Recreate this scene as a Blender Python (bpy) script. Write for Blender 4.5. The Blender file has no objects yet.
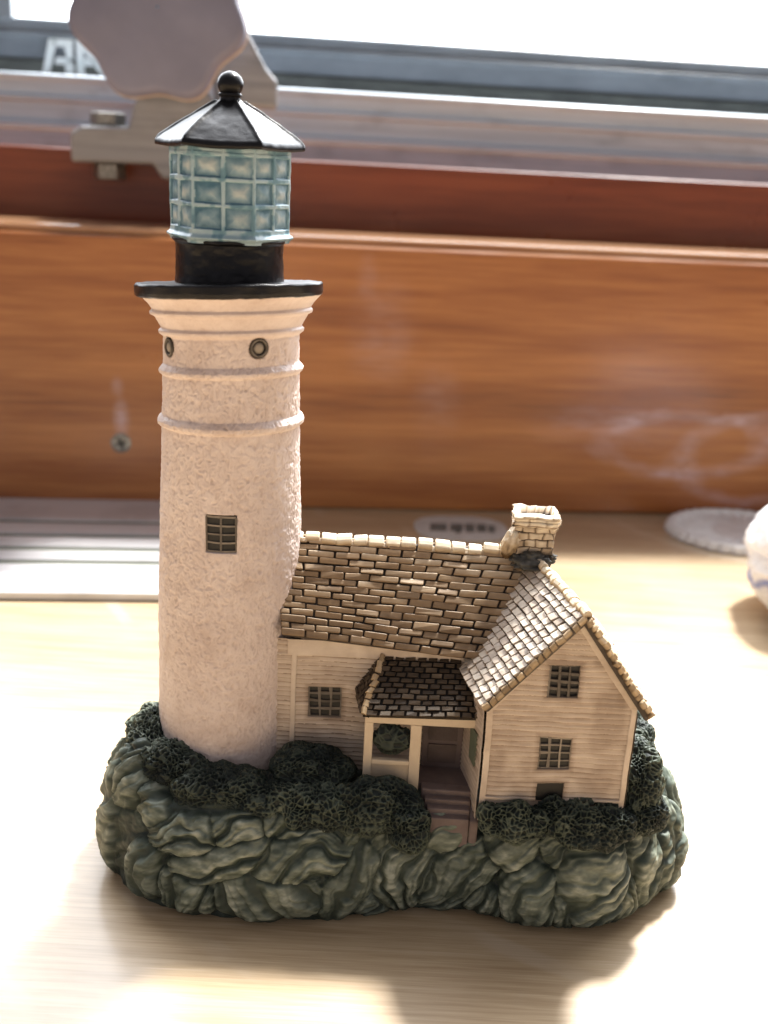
import bpy, math, random
import numpy as np
from mathutils import Vector

S = 0.01            # everything below is written in centimetres, the scene is in metres
rng = np.random.default_rng(7)
random.seed(7)
scene = bpy.context.scene
COL = scene.collection

# ------------------------------------------------------------------ noise
def _h(ix, iy, iz, s=0):
    n = (ix.astype(np.int64) * 374761393 + iy.astype(np.int64) * 668265263 + iz.astype(np.int64) * 2147483647 + s * 974634777) & 0xFFFFFFFF
    n = ((n ^ (n >> 13)) * 1274126177) & 0xFFFFFFFF
    n = ((n ^ (n >> 16)) * 2246822519) & 0xFFFFFFFF
    n = n ^ (n >> 15)
    return (n & 0xFFFFFF) / float(0xFFFFFF)

def vnoise(p, s=0):
    i = np.floor(p).astype(np.int64); f = p - i
    f = f * f * (3 - 2 * f)
    out = 0
    for dx in (0, 1):
        wx = f[..., 0] if dx else 1 - f[..., 0]
        for dy in (0, 1):
            wy = f[..., 1] if dy else 1 - f[..., 1]
            for dz in (0, 1):
                wz = f[..., 2] if dz else 1 - f[..., 2]
                out = out + wx * wy * wz * _h(i[..., 0] + dx, i[..., 1] + dy, i[..., 2] + dz, s)
    return out * 2 - 1

def fbm(p, o=4, s=0):
    a, r, t = 1.0, 0.0, 0.0
    for k in range(o):
        r = r + a * vnoise(p * (2.03 ** k), s + k); t += a; a *= 0.5
    return r / t

def worley(p, s=0):
    i = np.floor(p).astype(np.int64)
    f1 = np.full(p.shape[:-1], 9.0); f2 = f1.copy()
    for dx in (-1, 0, 1):
        for dy in (-1, 0, 1):
            for dz in (-1, 0, 1):
                cx, cy, cz = i[..., 0] + dx, i[..., 1] + dy, i[..., 2] + dz
                d = np.sqrt((cx + _h(cx, cy, cz, s) - p[..., 0]) ** 2 + (cy + _h(cx, cy, cz, s + 11) - p[..., 1]) ** 2 + (cz + _h(cx, cy, cz, s + 23) - p[..., 2]) ** 2)
                m = d < f1
                f2 = np.where(m, f1, np.minimum(f2, d)); f1 = np.where(m, d, f1)
    return f1, f2

def sstep(a, b, x):
    t = np.clip((x - a) / (b - a), 0, 1)
    return t * t * (3 - 2 * t)

def warp(V, amp=0.014, fr=1.7):
    V = np.asarray(V, float)
    q = V * fr
    return V + amp * np.stack([fbm(q + 3.1, 3, 1), fbm(q + 17.7, 3, 2), fbm(q + 41.3, 3, 3)], -1)

# ------------------------------------------------------------------ objects
def link(o, parent=None):
    COL.objects.link(o)
    if parent is not None: o.parent = parent
    return o

def empty(name, loc=(0, 0, 0), rz=0.0):
    o = bpy.data.objects.new(name, None)
    o.empty_display_size = 0.01
    o.location = Vector(loc) * S; o.rotation_euler = (0, 0, rz)
    return link(o)

def tag(o, label=None, cat=None, group=None, kind=None):
    if label: o['label'] = label
    if cat: o['category'] = cat
    if group: o['group'] = group
    if kind: o['kind'] = kind
    return o

def build(name, V, F, mat, parent=None, smooth=False, cav=None, wob=0.0, loc=None, rz=0.0):
    V = np.asarray(V, float).reshape(-1, 3)
    if wob: V = warp(V, wob)
    me = bpy.data.meshes.new(name)
    if isinstance(F, np.ndarray):
        nf = len(F)
        me.vertices.add(len(V)); me.vertices.foreach_set('co', (V * S).ravel().astype(np.float32))
        me.loops.add(nf * 4); me.polygons.add(nf)
        me.loops.foreach_set('vertex_index', F.ravel().astype(np.int32))
        me.polygons.foreach_set('loop_start', np.arange(0, nf * 4, 4, dtype=np.int32))
        me.polygons.foreach_set('loop_total', np.full(nf, 4, dtype=np.int32))
        me.update(calc_edges=True); me.validate()
    else:
        me.from_pydata([tuple(v * S) for v in V], [], F)
        me.update()
    if smooth:
        me.polygons.foreach_set('use_smooth', np.ones(len(me.polygons), dtype=bool))
    if cav is not None:
        a = me.attributes.new('cav', 'FLOAT', 'POINT')
        a.data.foreach_set('value', np.asarray(cav, np.float32).ravel())
    me.materials.append(mat)
    o = bpy.data.objects.new(name, me)
    if loc is not None: o.location = Vector(loc) * S
    o.rotation_euler = (0, 0, rz)
    return link(o, parent)

def bev(o, w=0.02, seg=2):
    m = o.modifiers.new('bevel', 'BEVEL'); m.width = w * S; m.segments = seg; m.limit_method = 'ANGLE'; m.angle_limit = math.radians(40)
    return o

def grid_faces(ny, nx, wrap=False, mask=None):
    j, i = np.meshgrid(np.arange(ny - 1), np.arange(nx if wrap else nx - 1), indexing='ij')
    i2 = (i + 1) % nx
    F = np.stack([j * nx + i, j * nx + i2, (j + 1) * nx + i2, (j + 1) * nx + i], -1)
    return F[mask] if mask is not None else F.reshape(-1, 4)

class MB:
    def __init__(s): s.V = []; s.F = []; s.c = []
    def add(s, V, F, c=0.5):
        b = len(s.V); s.V += [tuple(v) for v in V]; s.F += [tuple(i + b for i in f) for f in F]
        s.c += list(c) if hasattr(c, '__len__') else [c] * len(V)
    def hexa(s, P, c=0.5):            # 8 corners: 4 bottom ccw, 4 top ccw
        s.add(P, [(3, 2, 1, 0), (4, 5, 6, 7), (0, 1, 5, 4), (1, 2, 6, 5), (2, 3, 7, 6), (3, 0, 4, 7)], c)
    def box(s, a, b, c=0.5):
        (x0, y0, z0), (x1, y1, z1) = a, b
        s.hexa([(x0, y0, z0), (x1, y0, z0), (x1, y1, z0), (x0, y1, z0), (x0, y0, z1), (x1, y0, z1), (x1, y1, z1), (x0, y1, z1)], c)
    def prism(s, poly, fn, d0, d1, c=0.5):   # poly: 2D outline, fn(a, b, d) -> 3D
        n = len(poly)
        V = [fn(a, b, d0) for a, b in poly] + [fn(a, b, d1) for a, b in poly]
        F = [tuple(range(n))[::-1], tuple(range(n, 2 * n))] + [(i, (i + 1) % n, n + (i + 1) % n, n + i) for i in range(n)]
        s.add(V, F, c)
    def build(s, name, mat, parent=None, **k):
        return build(name, s.V, s.F, mat, parent, cav=s.c, **k)

def lathe(prof, n=64, cx=0, cy=0):
    P = np.array(prof, float)
    th = np.linspace(0, 2 * np.pi, n, endpoint=False)
    V = np.stack([cx + P[:, 0:1] * np.cos(th), cy + P[:, 0:1] * np.sin(th), np.repeat(P[:, 1:2], n, 1)], -1)
    return V

# ------------------------------------------------------------------ materials
class Mat:
    def __init__(s, name):
        s.m = bpy.data.materials.new(name); s.m.use_nodes = True
        s.nt = s.m.node_tree; s.b = s.nt.nodes['Principled BSDF']
        s.tc = None
    def n(s, t, **k):
        x = s.nt.nodes.new(t)
        for a, v in k.items(): setattr(x, a, v)
        return x
    def l(s, a, b): s.nt.links.new(a, b)
    def co(s, sc=(1, 1, 1), rot=(0, 0, 0), loc=(0, 0, 0)):
        if not s.tc: s.tc = s.n('ShaderNodeTexCoord')
        mp = s.n('ShaderNodeMapping')
        mp.inputs['Scale'].default_value = [v / S for v in sc]; mp.inputs['Rotation'].default_value = rot
        mp.inputs['Location'].default_value = loc
        s.l(s.tc.outputs['Object'], mp.inputs['Vector'])
        return mp.outputs[0]
    def noise(s, vec, scale=1, detail=5, rough=.55, dist=0):
        x = s.n('ShaderNodeTexNoise'); x.inputs['Scale'].default_value = scale; x.inputs['Detail'].default_value = detail
        x.inputs['Roughness'].default_value = rough; x.inputs['Distortion'].default_value = dist
        s.l(vec, x.inputs['Vector']); return x.outputs['Fac']
    def attr(s, name='cav'):
        return s.n('ShaderNodeAttribute', attribute_name=name).outputs['Fac']
    def ramp(s, fac, stops):
        r = s.n('ShaderNodeValToRGB'); e = r.color_ramp.elements
        while len(e) < len(stops): e.new(0.5)
        for k, (p, c) in enumerate(stops):
            e[k].position = p; e[k].color = (*c, 1) if len(c) == 3 else c
        s.l(fac, r.inputs['Fac']); return r.outputs['Color']
    def math(s, op, a, b=None, clamp=False):
        x = s.n('ShaderNodeMath', operation=op, use_clamp=clamp)
        for k, v in enumerate((a, b)):
            if v is None: continue
            if isinstance(v, (int, float)): x.inputs[k].default_value = v
            else: s.l(v, x.inputs[k])
        return x.outputs[0]
    def rng(s, v, a, b, c=0.0, d=1.0):
        x = s.n('ShaderNodeMapRange'); x.inputs['From Min'].default_value = a; x.inputs['From Max'].default_value = b
        x.inputs['To Min'].default_value = c; x.inputs['To Max'].default_value = d
        x.interpolation_type = 'SMOOTHSTEP'
        s.l(v, x.inputs['Value']); return x.outputs[0]
    def mix(s, fac, a, b, mode='MIX'):
        x = s.n('ShaderNodeMix', data_type='RGBA', blend_type=mode)
        for k, v in ((0, fac), (6, a), (7, b)):
            if isinstance(v, (int, float)): x.inputs[k].default_value = v
            elif isinstance(v, tuple): x.inputs[k].default_value = (*v, 1)
            else: s.l(v, x.inputs[k])
        return x.outputs[2]
    def col(s, c):
        if isinstance(c, tuple): s.b.inputs['Base Color'].default_value = (*c, 1)
        else: s.l(c, s.b.inputs['Base Color'])
        return s
    def rough(s, r):
        if isinstance(r, (int, float)): s.b.inputs['Roughness'].default_value = r
        else: s.l(r, s.b.inputs['Roughness'])
        return s
    def bump(s, h, strength=.3, dist=.02):
        x = s.n('ShaderNodeBump'); x.inputs['Strength'].default_value = strength; x.inputs['Distance'].default_value = dist * S
        s.l(h, x.inputs['Height']); s.l(x.outputs[0], s.b.inputs['Normal']); return s
    def set(s, **k):
        for a, v in k.items(): s.b.inputs[a.replace('_', ' ')].default_value = v
        return s

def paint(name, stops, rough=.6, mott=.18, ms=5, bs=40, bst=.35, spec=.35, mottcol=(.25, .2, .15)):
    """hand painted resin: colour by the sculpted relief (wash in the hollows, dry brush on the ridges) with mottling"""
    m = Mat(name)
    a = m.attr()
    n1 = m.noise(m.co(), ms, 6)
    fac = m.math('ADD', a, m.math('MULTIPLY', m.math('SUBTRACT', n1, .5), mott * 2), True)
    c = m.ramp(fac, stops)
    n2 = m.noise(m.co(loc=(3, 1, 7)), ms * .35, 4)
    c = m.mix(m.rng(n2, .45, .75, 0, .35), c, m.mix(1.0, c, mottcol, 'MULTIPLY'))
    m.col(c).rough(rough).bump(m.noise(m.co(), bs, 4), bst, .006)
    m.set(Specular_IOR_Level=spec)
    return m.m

M = {}
M['stucco'] = paint('stucco', [(0, (.32, .235, .18)), (.4, (.60, .485, .43)), (1, (.77, .665, .61))], .5, .10, 4, 26, .5, .4, (.62, .52, .46))
M['siding'] = paint('siding', [(0, (.20, .145, .10)), (.45, (.46, .36, .275)), (1, (.74, .635, .515))], .6, .16, 5, 30, .4, .3, (.55, .45, .36))
M['trim'] = paint('trim', [(0, (.25, .18, .11)), (.5, (.60, .48, .34)), (1, (.76, .65, .48))], .6, .15, 5, 30, .4, .3, (.6, .5, .4))
M['tile'] = paint('roof_tile', [(0, (.024, .015, .009)), (.35, (.15, .098, .055)), (.7, (.32, .22, .125)), (1, (.66, .55, .40))], .5, .12, 6, 30, .4, .4, (.5, .4, .3))
M['gtile'] = paint('gable_tile', [(0, (.04, .026, .017)), (.35, (.26, .20, .145)), (.7, (.44, .37, .30)), (1, (.70, .62, .50))], .5, .12, 6, 30, .4, .4, (.6, .5, .4))
M['ptile'] = paint('porch_tile', [(0, (.012, .009, .006)), (.4, (.05, .034, .021)), (.8, (.095, .068, .042)), (1, (.20, .15, .10))], .6, .12, 6, 30, .4, .3, (.5, .4, .3))
M['cap'] = paint('ridge_tile', [(0, (.10, .055, .02)), (.4, (.50, .37, .22)), (1, (.82, .74, .58))], .5, .2, 6, 30, .4, .35, (.7, .55, .35))
M['black'] = paint('black_paint', [(0, (.003, .003, .004)), (.6, (.008, .008, .010)), (1, (.03, .032, .038))], .30, .12, 7, 30, .5, .25, (.5, .5, .5))
M['lpane'] = paint('lantern_glazing', [(0, (.07, .16, .22)), (.45, (.19, .30, .36)), (1, (.48, .53, .51))], .45, .18, 8, 24, .4, .4, (.7, .75, .8))
M['lattice'] = paint('lantern_lattice', [(0, (.07, .17, .23)), (.5, (.18, .31, .37)), (1, (.40, .51, .55))], .4, .15, 8, 24, .4, .45, (.8, .85, .9))
M['dark'] = paint('dark_glass_paint', [(0, (.008, .008, .007)), (1, (.035, .03, .025))], .5, .1, 8, 24, .3, .4)
M['muntin'] = paint('muntin', [(0, (.05, .04, .03)), (.5, (.16, .135, .11)), (1, (.34, .29, .23))], .55, .2, 9, 24, .4, .3)
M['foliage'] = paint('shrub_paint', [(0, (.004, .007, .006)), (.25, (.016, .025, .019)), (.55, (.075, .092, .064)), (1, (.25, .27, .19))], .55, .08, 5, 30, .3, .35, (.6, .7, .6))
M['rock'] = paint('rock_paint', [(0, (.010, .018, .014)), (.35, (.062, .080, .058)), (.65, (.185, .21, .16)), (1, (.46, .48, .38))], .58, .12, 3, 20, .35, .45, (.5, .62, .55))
M['step'] = paint('step_paint', [(0, (.04, .028, .024)), (.5, (.20, .15, .135)), (1, (.36, .29, .25))], .6, .12, 5, 30, .4, .3)
M['chim'] = paint('chimney_brick', [(0, (.035, .026, .018)), (.4, (.42, .31, .20)), (1, (.76, .66, .50))], .55, .2, 6, 30, .4, .35, (.6, .45, .3))
M['flash'] = paint('flashing', [(0, (.02, .02, .018)), (1, (.14, .135, .115))], .5, .2, 6, 30, .4, .4)

# ------------------------------------------------------------------ camera
PIT, ROL = math.radians(18.5), math.radians(3.0)
Fv = Vector((0, math.cos(PIT), -math.sin(PIT))); R0 = Vector((1, 0, 0)); U0 = Vector((0, math.sin(PIT), math.cos(PIT)))
Rv = math.cos(ROL) * R0 + math.sin(ROL) * U0; Uv = -math.sin(ROL) * R0 + math.cos(ROL) * U0
cam = bpy.data.cameras.new('camera'); co = link(bpy.data.objects.new('camera', cam))
from mathutils import Matrix
mw = Matrix(((Rv.x, Uv.x, -Fv.x, 2.571 * S), (Rv.y, Uv.y, -Fv.y, -16.5 * S), (Rv.z, Uv.z, -Fv.z, 11.9 * S), (0, 0, 0, 1)))
co.matrix_world = mw
cam.sensor_width = 36; cam.lens = 1050 / 1024 * 36; cam.clip_start = .005; cam.clip_end = 60
cam.dof.use_dof = True; cam.dof.focus_distance = 17.2 * S; cam.dof.aperture_fstop = 21
scene.camera = co

# ------------------------------------------------------------------ figurine
FIG = tag(empty('lighthouse_figurine'), 'painted lighthouse figurine with white tower, tiled cottage and green rock base on the tabletop', 'figurine')

# --- rock base
OUT = np.array([(-2.12, -.35), (-2.05, -.95), (-1.78, -1.60), (-1.2, -2.10), (-.4, -2.42), (.8, -2.5), (2.0, -2.4), (3.2, -2.06), (4.3, -2.04), (5.0, -2.2), (5.67, -2.27),
                (6.4, -2.2), (7.05, -1.9), (7.55, -1.45), (8.05, -.95), (8.2, -.2), (8.0, .7), (7.4, 1.6), (6, 2.25), (4, 2.45), (2, 2.35), (0, 2.3), (-1.3, 1.75), (-2.0, .8)])
def closed_spline(P, n):
    m = len(P); t = np.linspace(0, m, n, endpoint=False); i = t.astype(int); f = (t - i)[:, None]
    a, b, c, d = P[(i - 1) % m], P[i % m], P[(i + 1) % m], P[(i + 2) % m]
    return .5 * (2 * b + (c - a) * f + (2 * a - 5 * b + 4 * c - d) * f ** 2 + (3 * b - a - 3 * c + d) * f ** 3)
NX, NZ = 1400, 190
o2 = closed_spline(OUT, 4000)
L = np.r_[0, np.cumsum(np.linalg.norm(np.diff(np.r_[o2, o2[:1]], axis=0), axis=1))]
sa = np.linspace(0, L[-1], NX, endpoint=False)
ox = np.interp(sa, L, np.r_[o2[:, 0], o2[0, 0]]); oy = np.interp(sa, L, np.r_[o2[:, 1], o2[0, 1]])
tx = np.gradient(ox); ty = np.gradient(oy); tl = np.hypot(tx, ty); nx_, ny_ = ty / tl, -tx / tl      # outward (ccw)
v = np.linspace(0, 1, NZ)[:, None]
TOP = 2.12
zz = np.clip(v / .62, 0, 1)
inn = np.where(v < .62, .30 * zz ** 1.6 - .10 * np.sin(zz * np.pi), .30)
# side: 0..0.62, shoulder .62-.75, cap .75-1
SF0 = lambda x: np.interp(x, ox[:NX // 2], sa[:NX // 2])
TOP = 1.98 + .42 * np.exp(-((sa - .9) / .55) ** 2) + .42 * np.exp(-((sa - L[-1] - .0) / .6) ** 2) + .08 * np.exp(-((sa - SF0(4.85)) / .4) ** 2) + .10 * np.exp(-((sa - SF0(3.8)) / .45) ** 2) + .12 * np.sin(sa * 2.1)
TOP = TOP[None]
zs = np.where(v < .62, TOP * .93 * zz, TOP * .93 + TOP * .07 * np.sin(np.clip((v - .62) / .13, 0, 1) * np.pi / 2))
sh = np.clip((v - .62) / .13, 0, 1); inn = inn + .28 * (1 - np.cos(sh * np.pi / 2))
cap = np.clip((v - .75) / .25, 0, 1)
cx0, cy0 = 3.0, .1
zs = zs * (1 - cap ** .45) + 1.97 * cap ** .45
bx = ox[None] - nx_[None] * inn; by = oy[None] - ny_[None] * inn
sx = np.sign(bx - cx0) * np.maximum(np.abs(bx - cx0) - 2.2, 0) ; 
bx = bx * (1 - cap) + (np.clip(bx, .6, 6.0) * 1.0) * cap; by = by * (1 - cap) + cy0 * cap
bz = zs + 0 * bx
s2 = sa[None] + 0 * bz                      # arc length coordinate, height bz
SF = lambda x: np.interp(x, ox[:NX // 2], sa[:NX // 2])   # front: x -> arc length
# lumps: (x or arc, z, half width, half height, tilt deg, amp, stripe angle, stripe freq, curl)
TOPS = None
LUMPS = [(-1.95, 1.15, .42, 1.15, 8, .34, 80, 2.2, .5), (-1.15, .62, .42, .55, 0, .36, 70, 2.6, 1.2), (-.35, .35, .58, .42, -8, .26, 88, 3.6, .1), (-.55, 1.45, .7, .36, 10, .26, 15, 2.6, 1.0),
         (.25, 1.12, 1.0, .28, 22, .24, 24, 2.4, .3), (1.05, .5, .9, .52, 0, .32, 115, 1.9, .4), (1.55, 1.25, 1.0, .44, 14, .28, 22, 3.0, 1.1), (2.35, .75, .42, .9, -28, .28, 62, 2.8, .3),
         (3.25, .95, .52, .95, -12, .36, 70, 2.8, 1.6), (4.05, .75, .5, .85, -38, .28, 52, 2.6, .3), (4.85, 1.45, .52, .5, -20, .42, 42, 2.5, .5), (5.25, .55, .58, .62, 0, .42, 60, 2.2, 1.5),
         (6.35, .95, .66, 1.0, 0, .5, 25, 2.5, .9), (7.45, .85, .5, .95, 0, .34, 60, 3.0, .6), (8.05, .9, .5, .9, 0, .3, 70, 3.0, .5),
         (-1.75, 1.95, .40, .45, 15, .26, 60, 2.4, .8), (-1.2, 1.75, .42, .30, -20, .20, 40, 3, .6), (.35, 1.66, .55, .24, 8, .18, 15, 3.2, .4), (1.3, 1.75, .5, .24, -8, .18, 20, 3.2, .6), (2.2, 1.55, .45, .3, 20, .2, 50, 3, .5),
         (2.8, 1.45, .35, .4, -25, .2, 60, 3, .5), (3.75, 1.5, .55, .40, 10, .42, 35, 2.8, 1), (5.75, 1.5, .4, .4, 20, .22, 50, 3, .6), (6.3, 1.75, .4, .3, 0, .22, 20, 3, .6), (.95, .25, .4, .25, 0, .2, 80, 3, .3), (2.75, .28, .4, .3, 0, .22, 70, 3, .3), (4.5, .3, .35, .3, 0, .24, 60, 3, .5), (5.85, .4, .3, .45, 10, .28, 75, 3, .5), (6.9, .45, .35, .45, 0, .3, 70, 3, .4)]
lum = [(SF(a) if a < 7.2 else SF(7.0) + (a - 7.0) * 1.35, *r) for a, *r in LUMPS]
lum[0] = (sa[-1] * 0 + .75, *lum[0][1:])
k = 15.3 + SF(0) * 0
s_ = lum[-1][0] + 1.0
while s_ < L[-1] + .1:
    lum.append((s_, random.uniform(.5, 1.3), random.uniform(.45, .75), random.uniform(.6, 1.0), random.uniform(-25, 25), random.uniform(.22, .36), random.uniform(20, 100), random.uniform(2, 3), random.uniform(.2, 1.2)))
    s_ += random.uniform(.6, .95)
P3 = np.stack([bx, by, bz], -1)
wq = P3 * 1.3
w1, w2 = fbm(wq + 5, 3, 4) * .18, fbm(wq + 9, 3, 5) * .18
best = np.full(bz.shape, -.02); second = best.copy(); st = sstep(.0, .7, np.abs((((bz - .35 * s2) * 2.3 + .9 * fbm(P3 * 1.1 + 3, 3, 8)) % 1) * 2 - 1)) * (.4 + .6 * sstep(-.3, .3, fbm(P3 * 2, 3, 6)))
for (ls, lz, ra, rb, tilt, amp, sang, sfr, curl) in lum:
    ds = (s2 - ls + L[-1] / 2) % L[-1] - L[-1] / 2 + w1; dz = bz - lz + w2
    c_, s__ = math.cos(math.radians(tilt)), math.sin(math.radians(tilt))
    a = ds * c_ + dz * s__; b = -ds * s__ + dz * c_
    d2 = (np.abs(a) / ra) ** 2.4 + (np.abs(b) / rb) ** 2.4
    hgt = amp * np.clip(1 - d2, 0, 1) ** .62 - .08 * np.clip(d2 - 1, 0, 2)
    ca, sa2 = math.cos(math.radians(sang)), math.sin(math.radians(sang))
    q = -ds * sa2 + dz * ca; q2 = ds * ca + dz * sa2
    W3 = fbm(P3 * 1.5 + ls * 7, 3, 9)
    ph = q + curl * (q2 ** 2) * .45 + .34 * W3
    fq = sfr * (.85 + .35 * math.sin(ls * 5.1))
    x_ = (ph * fq + .35 * fbm(P3 * .9 + ls * 3, 2, 13)) % 1.0
    saw = np.where(x_ < .78, x_ / .78, (1 - x_) / .22)
    x2 = (ph * fq * 2.7 + .8 * fbm(P3 * 1.7 + ls, 2, 14)) % 1.0
    saw2 = np.where(x2 < .7, x2 / .7, (1 - x2) / .3)
    brk = sstep(-.25, .25, fbm(P3 * 1.9 + ls, 3, 12))
    gr = fbm(np.stack([ph * fq * 4.5, q2 * 1.6 + ls, 0 * q], -1), 4, 15)
    stripe = np.clip(.35 * gr + sstep(.02, .42, saw) * (.7 + .3 * brk) * (1 - .42 * (1 - sstep(.0, .5, saw2)) * (1 - .5 * brk)), 0, 1)
    m = hgt > best
    second = np.where(m, best, np.maximum(second, hgt)); st = np.where(m, stripe, st); best = np.where(m, hgt, best)
crease = .25 + .75 * sstep(0, .06, best - second)
fine = fbm(P3 * np.array([5, 5, 9.0]), 4, 20)
side = 1 - sstep(.80, .92, v + 0 * bz)
foot = sstep(0, .06, v + 0 * bz)
disp = (best * .62 + .115 * (st - .7) * (.4 + .6 * crease) + .018 * fine) * side * (.35 + .65 * foot) + .05 * fbm(P3 * 2, 3, 30) * (1 - side)
disp = np.where(crease < 1, disp - .05 * (1 - crease) * side, disp)
disp -= .16 * side; disp += side * .05 * fbm(P3 * 3.2, 4, 33)
dirz = .35 * side * sstep(.3, .6, v + 0 * bz)
bx = bx + nx_[None] * disp; by = by + ny_[None] * disp; bz = np.maximum(bz + dirz * disp, 0)
dry = fbm(P3 * np.array([6, 6, 14.0]), 4, 25)
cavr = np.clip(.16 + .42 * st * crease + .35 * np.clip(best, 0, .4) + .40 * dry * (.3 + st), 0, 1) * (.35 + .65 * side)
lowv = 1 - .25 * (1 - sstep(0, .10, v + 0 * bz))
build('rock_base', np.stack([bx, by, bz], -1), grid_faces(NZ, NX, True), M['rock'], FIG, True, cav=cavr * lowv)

# --- shrubs
def shrub(c, r, seed, dens=12.5, lump=.13, rot=0.0, ny=150, nx=320):
    ph = np.linspace(-np.pi / 2 * .98, np.pi / 2 * .98, ny)[:, None]; th = np.linspace(0, 2 * np.pi, nx, endpoint=False)[None]
    d = np.stack([np.cos(ph) * np.cos(th), np.cos(ph) * np.sin(th), np.sin(ph) + 0 * th], -1)
    e = np.sign(d) * np.abs(d) ** .82
    p = e * np.array(r)
    n = d / np.array(r); n /= np.linalg.norm(n, axis=-1, keepdims=True)
    pw = p + np.array(c) + seed
    l1 = fbm(pw * 1.9, 3, seed)
    f1, f2 = worley(pw * dens + 1.1 * np.stack([fbm(pw * 5, 3, seed + 41), fbm(pw * 5 + 9, 3, seed + 42), fbm(pw * 5 + 17, 3, seed + 43)], -1), seed + 3)
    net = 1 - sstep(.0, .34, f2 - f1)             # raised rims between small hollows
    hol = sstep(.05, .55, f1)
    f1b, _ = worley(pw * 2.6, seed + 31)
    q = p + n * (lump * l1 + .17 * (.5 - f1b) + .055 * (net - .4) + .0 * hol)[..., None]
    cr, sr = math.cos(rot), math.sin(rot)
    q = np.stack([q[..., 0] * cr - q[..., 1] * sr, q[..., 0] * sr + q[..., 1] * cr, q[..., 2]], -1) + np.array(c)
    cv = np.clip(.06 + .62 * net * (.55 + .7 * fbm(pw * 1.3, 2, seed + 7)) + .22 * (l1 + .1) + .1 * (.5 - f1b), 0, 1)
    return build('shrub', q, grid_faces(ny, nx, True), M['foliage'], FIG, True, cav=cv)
SHR = [((-1.25, -.25, 2.08), (.42, .75, .42), .15), ((-.75, -1.12, 2.06), (.62, .42, .36), -.45), ((.1, -1.55, 1.92), (.80, .42, .33), -.12), ((.85, -1.62, 1.90), (.75, .42, .34), 0), ((1.6, -1.25, 2.18), (.66, .45, .38), 0),
       ((1.75, -1.78, 1.82), (.62, .38, .36), 0), ((2.7, -1.78, 1.90), (.75, .34, .44), .1), ((3.28, -1.92, 1.70), (.36, .3, .36), .1), ((4.95, -2.04, 1.95), (.62, .24, .33), 0), ((5.5, -2.0, 2.08), (.30, .17, .28), 0),
       ((6.15, -2.0, 1.92), (.72, .32, .34), .1), ((6.95, -1.3, 2.35), (.36, .55, .66), .1), ((6.95, -.3, 2.4), (.5, .8, .6), 0), ((4.3, 1.9, 2.3), (1.7, .5, .55), 0), ((.2, 1.5, 2.2), (1.2, .55, .45), 0), ((7.1, -1.45, 1.9), (.38, .45, .42), 0)]
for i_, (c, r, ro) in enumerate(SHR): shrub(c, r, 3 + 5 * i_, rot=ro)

# --- tower
def lean(V):                                    # the casting leans slightly around the gallery
    z = V[..., 2]; w = sstep(6.8, 8.6, z) * (1 - sstep(10.3, 10.7, z))
    V = V.copy(); V[..., 2] = z + (.055 * V[..., 0] - .075 * V[..., 1]) * w
    return V
PR = np.array([(1.24, 1.75), (1.235, 2.6), (1.225, 4.0), (1.20, 5.2), (1.155, 6.4), (1.12, 7.2), (1.105, 7.76), (1.165, 7.80), (1.175, 7.86), (1.14, 7.91), (1.10, 7.95), (1.085, 8.3), (1.08, 8.58), (1.13, 8.62), (1.14, 8.67),
               (1.10, 8.72), (1.065, 8.76), (1.065, 9.1), (1.07, 9.19), (1.13, 9.235), (1.14, 9.28), (1.10, 9.32), (1.12, 9.36), (1.20, 9.50), (1.265, 9.53), (1.275, 9.57), (1.24, 9.61), (1.30, 9.70), (1.40, 9.80), (1.42, 9.84), (.3, 9.85)])
PR = PR * np.array([.986, 1.0])
pl = np.r_[0, np.cumsum(np.linalg.norm(np.diff(PR, axis=0), axis=1))]
NT, NH = 560, 620
tt = np.linspace(0, pl[-1] - 1.0, NH)
rr = np.interp(tt, pl, PR[:, 0])[:, None]; hz = np.interp(tt, pl, PR[:, 1])[:, None]
th = np.linspace(0, 2 * np.pi, NT, endpoint=False)[None]
A = th + np.pi / 2 * 3                           # angle 0 = facing the camera (-y)
X, Y, Z = rr * np.cos(A), rr * np.sin(A), hz + 0 * th
P = np.stack([X, Y, Z], -1)
Rx = np.stack([rr * th * 1.0, Z, 0 * Z], -1)
q = P * np.array([8.6, 8.6, 6.2])
qw = q + .55 * np.stack([fbm(q * .8, 2, 40), fbm(q * .8 + 7, 2, 41), fbm(q * .8 + 13, 2, 42)], -1)
fib = 1 - np.abs(fbm(qw * 2.3, 4, 43)) * 2.4      # ridged fibres
sp = fbm(P * 11, 3, 44)
amt = np.where(Z < 9.15, 1, .45) * (.55 + .45 * sstep(2.0, 2.6, Z))
disp = amt * (.012 * fib + .013 * sp) + .012 * fbm(P * 1.1, 2, 45)
def adiff(a): return (th - a + np.pi) % (2 * np.pi) - np.pi
cavt = np.clip(.62 + .26 * (fib - .5) * amt + .16 * sp * amt + .22 * fbm(P * 1.6, 4, 46), 0, 1)
WINS = [(math.radians(1), 6.25, .235, .285), (math.radians(175), 5.0, .235, .285)]
for wa, wz, hw, hh in WINS:
    m = (np.abs(adiff(wa) * 1.18) < hw + .02) & (np.abs(Z - wz) < hh + .02)
    disp = np.where(m, -.07, disp); cavt = np.where(m, 0, cavt)
PORTS = [math.radians(a) for a in (31, -55, 121, 211)]
for pa in PORTS:
    d = np.hypot(adiff(pa) * 1.08, Z - 9.05)
    disp = np.where(d < .15, -.05, disp); cavt = np.where(d < .17, .1, cavt)
nrm = np.stack([np.cos(A) + 0 * Z, np.sin(A) + 0 * Z, 0 * Z], -1)
P = P + nrm * disp[..., None]
TOWER = build('tower', lean(P), grid_faces(NH, NT, True), M['stucco'], FIG, True, cav=cavt)

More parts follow.
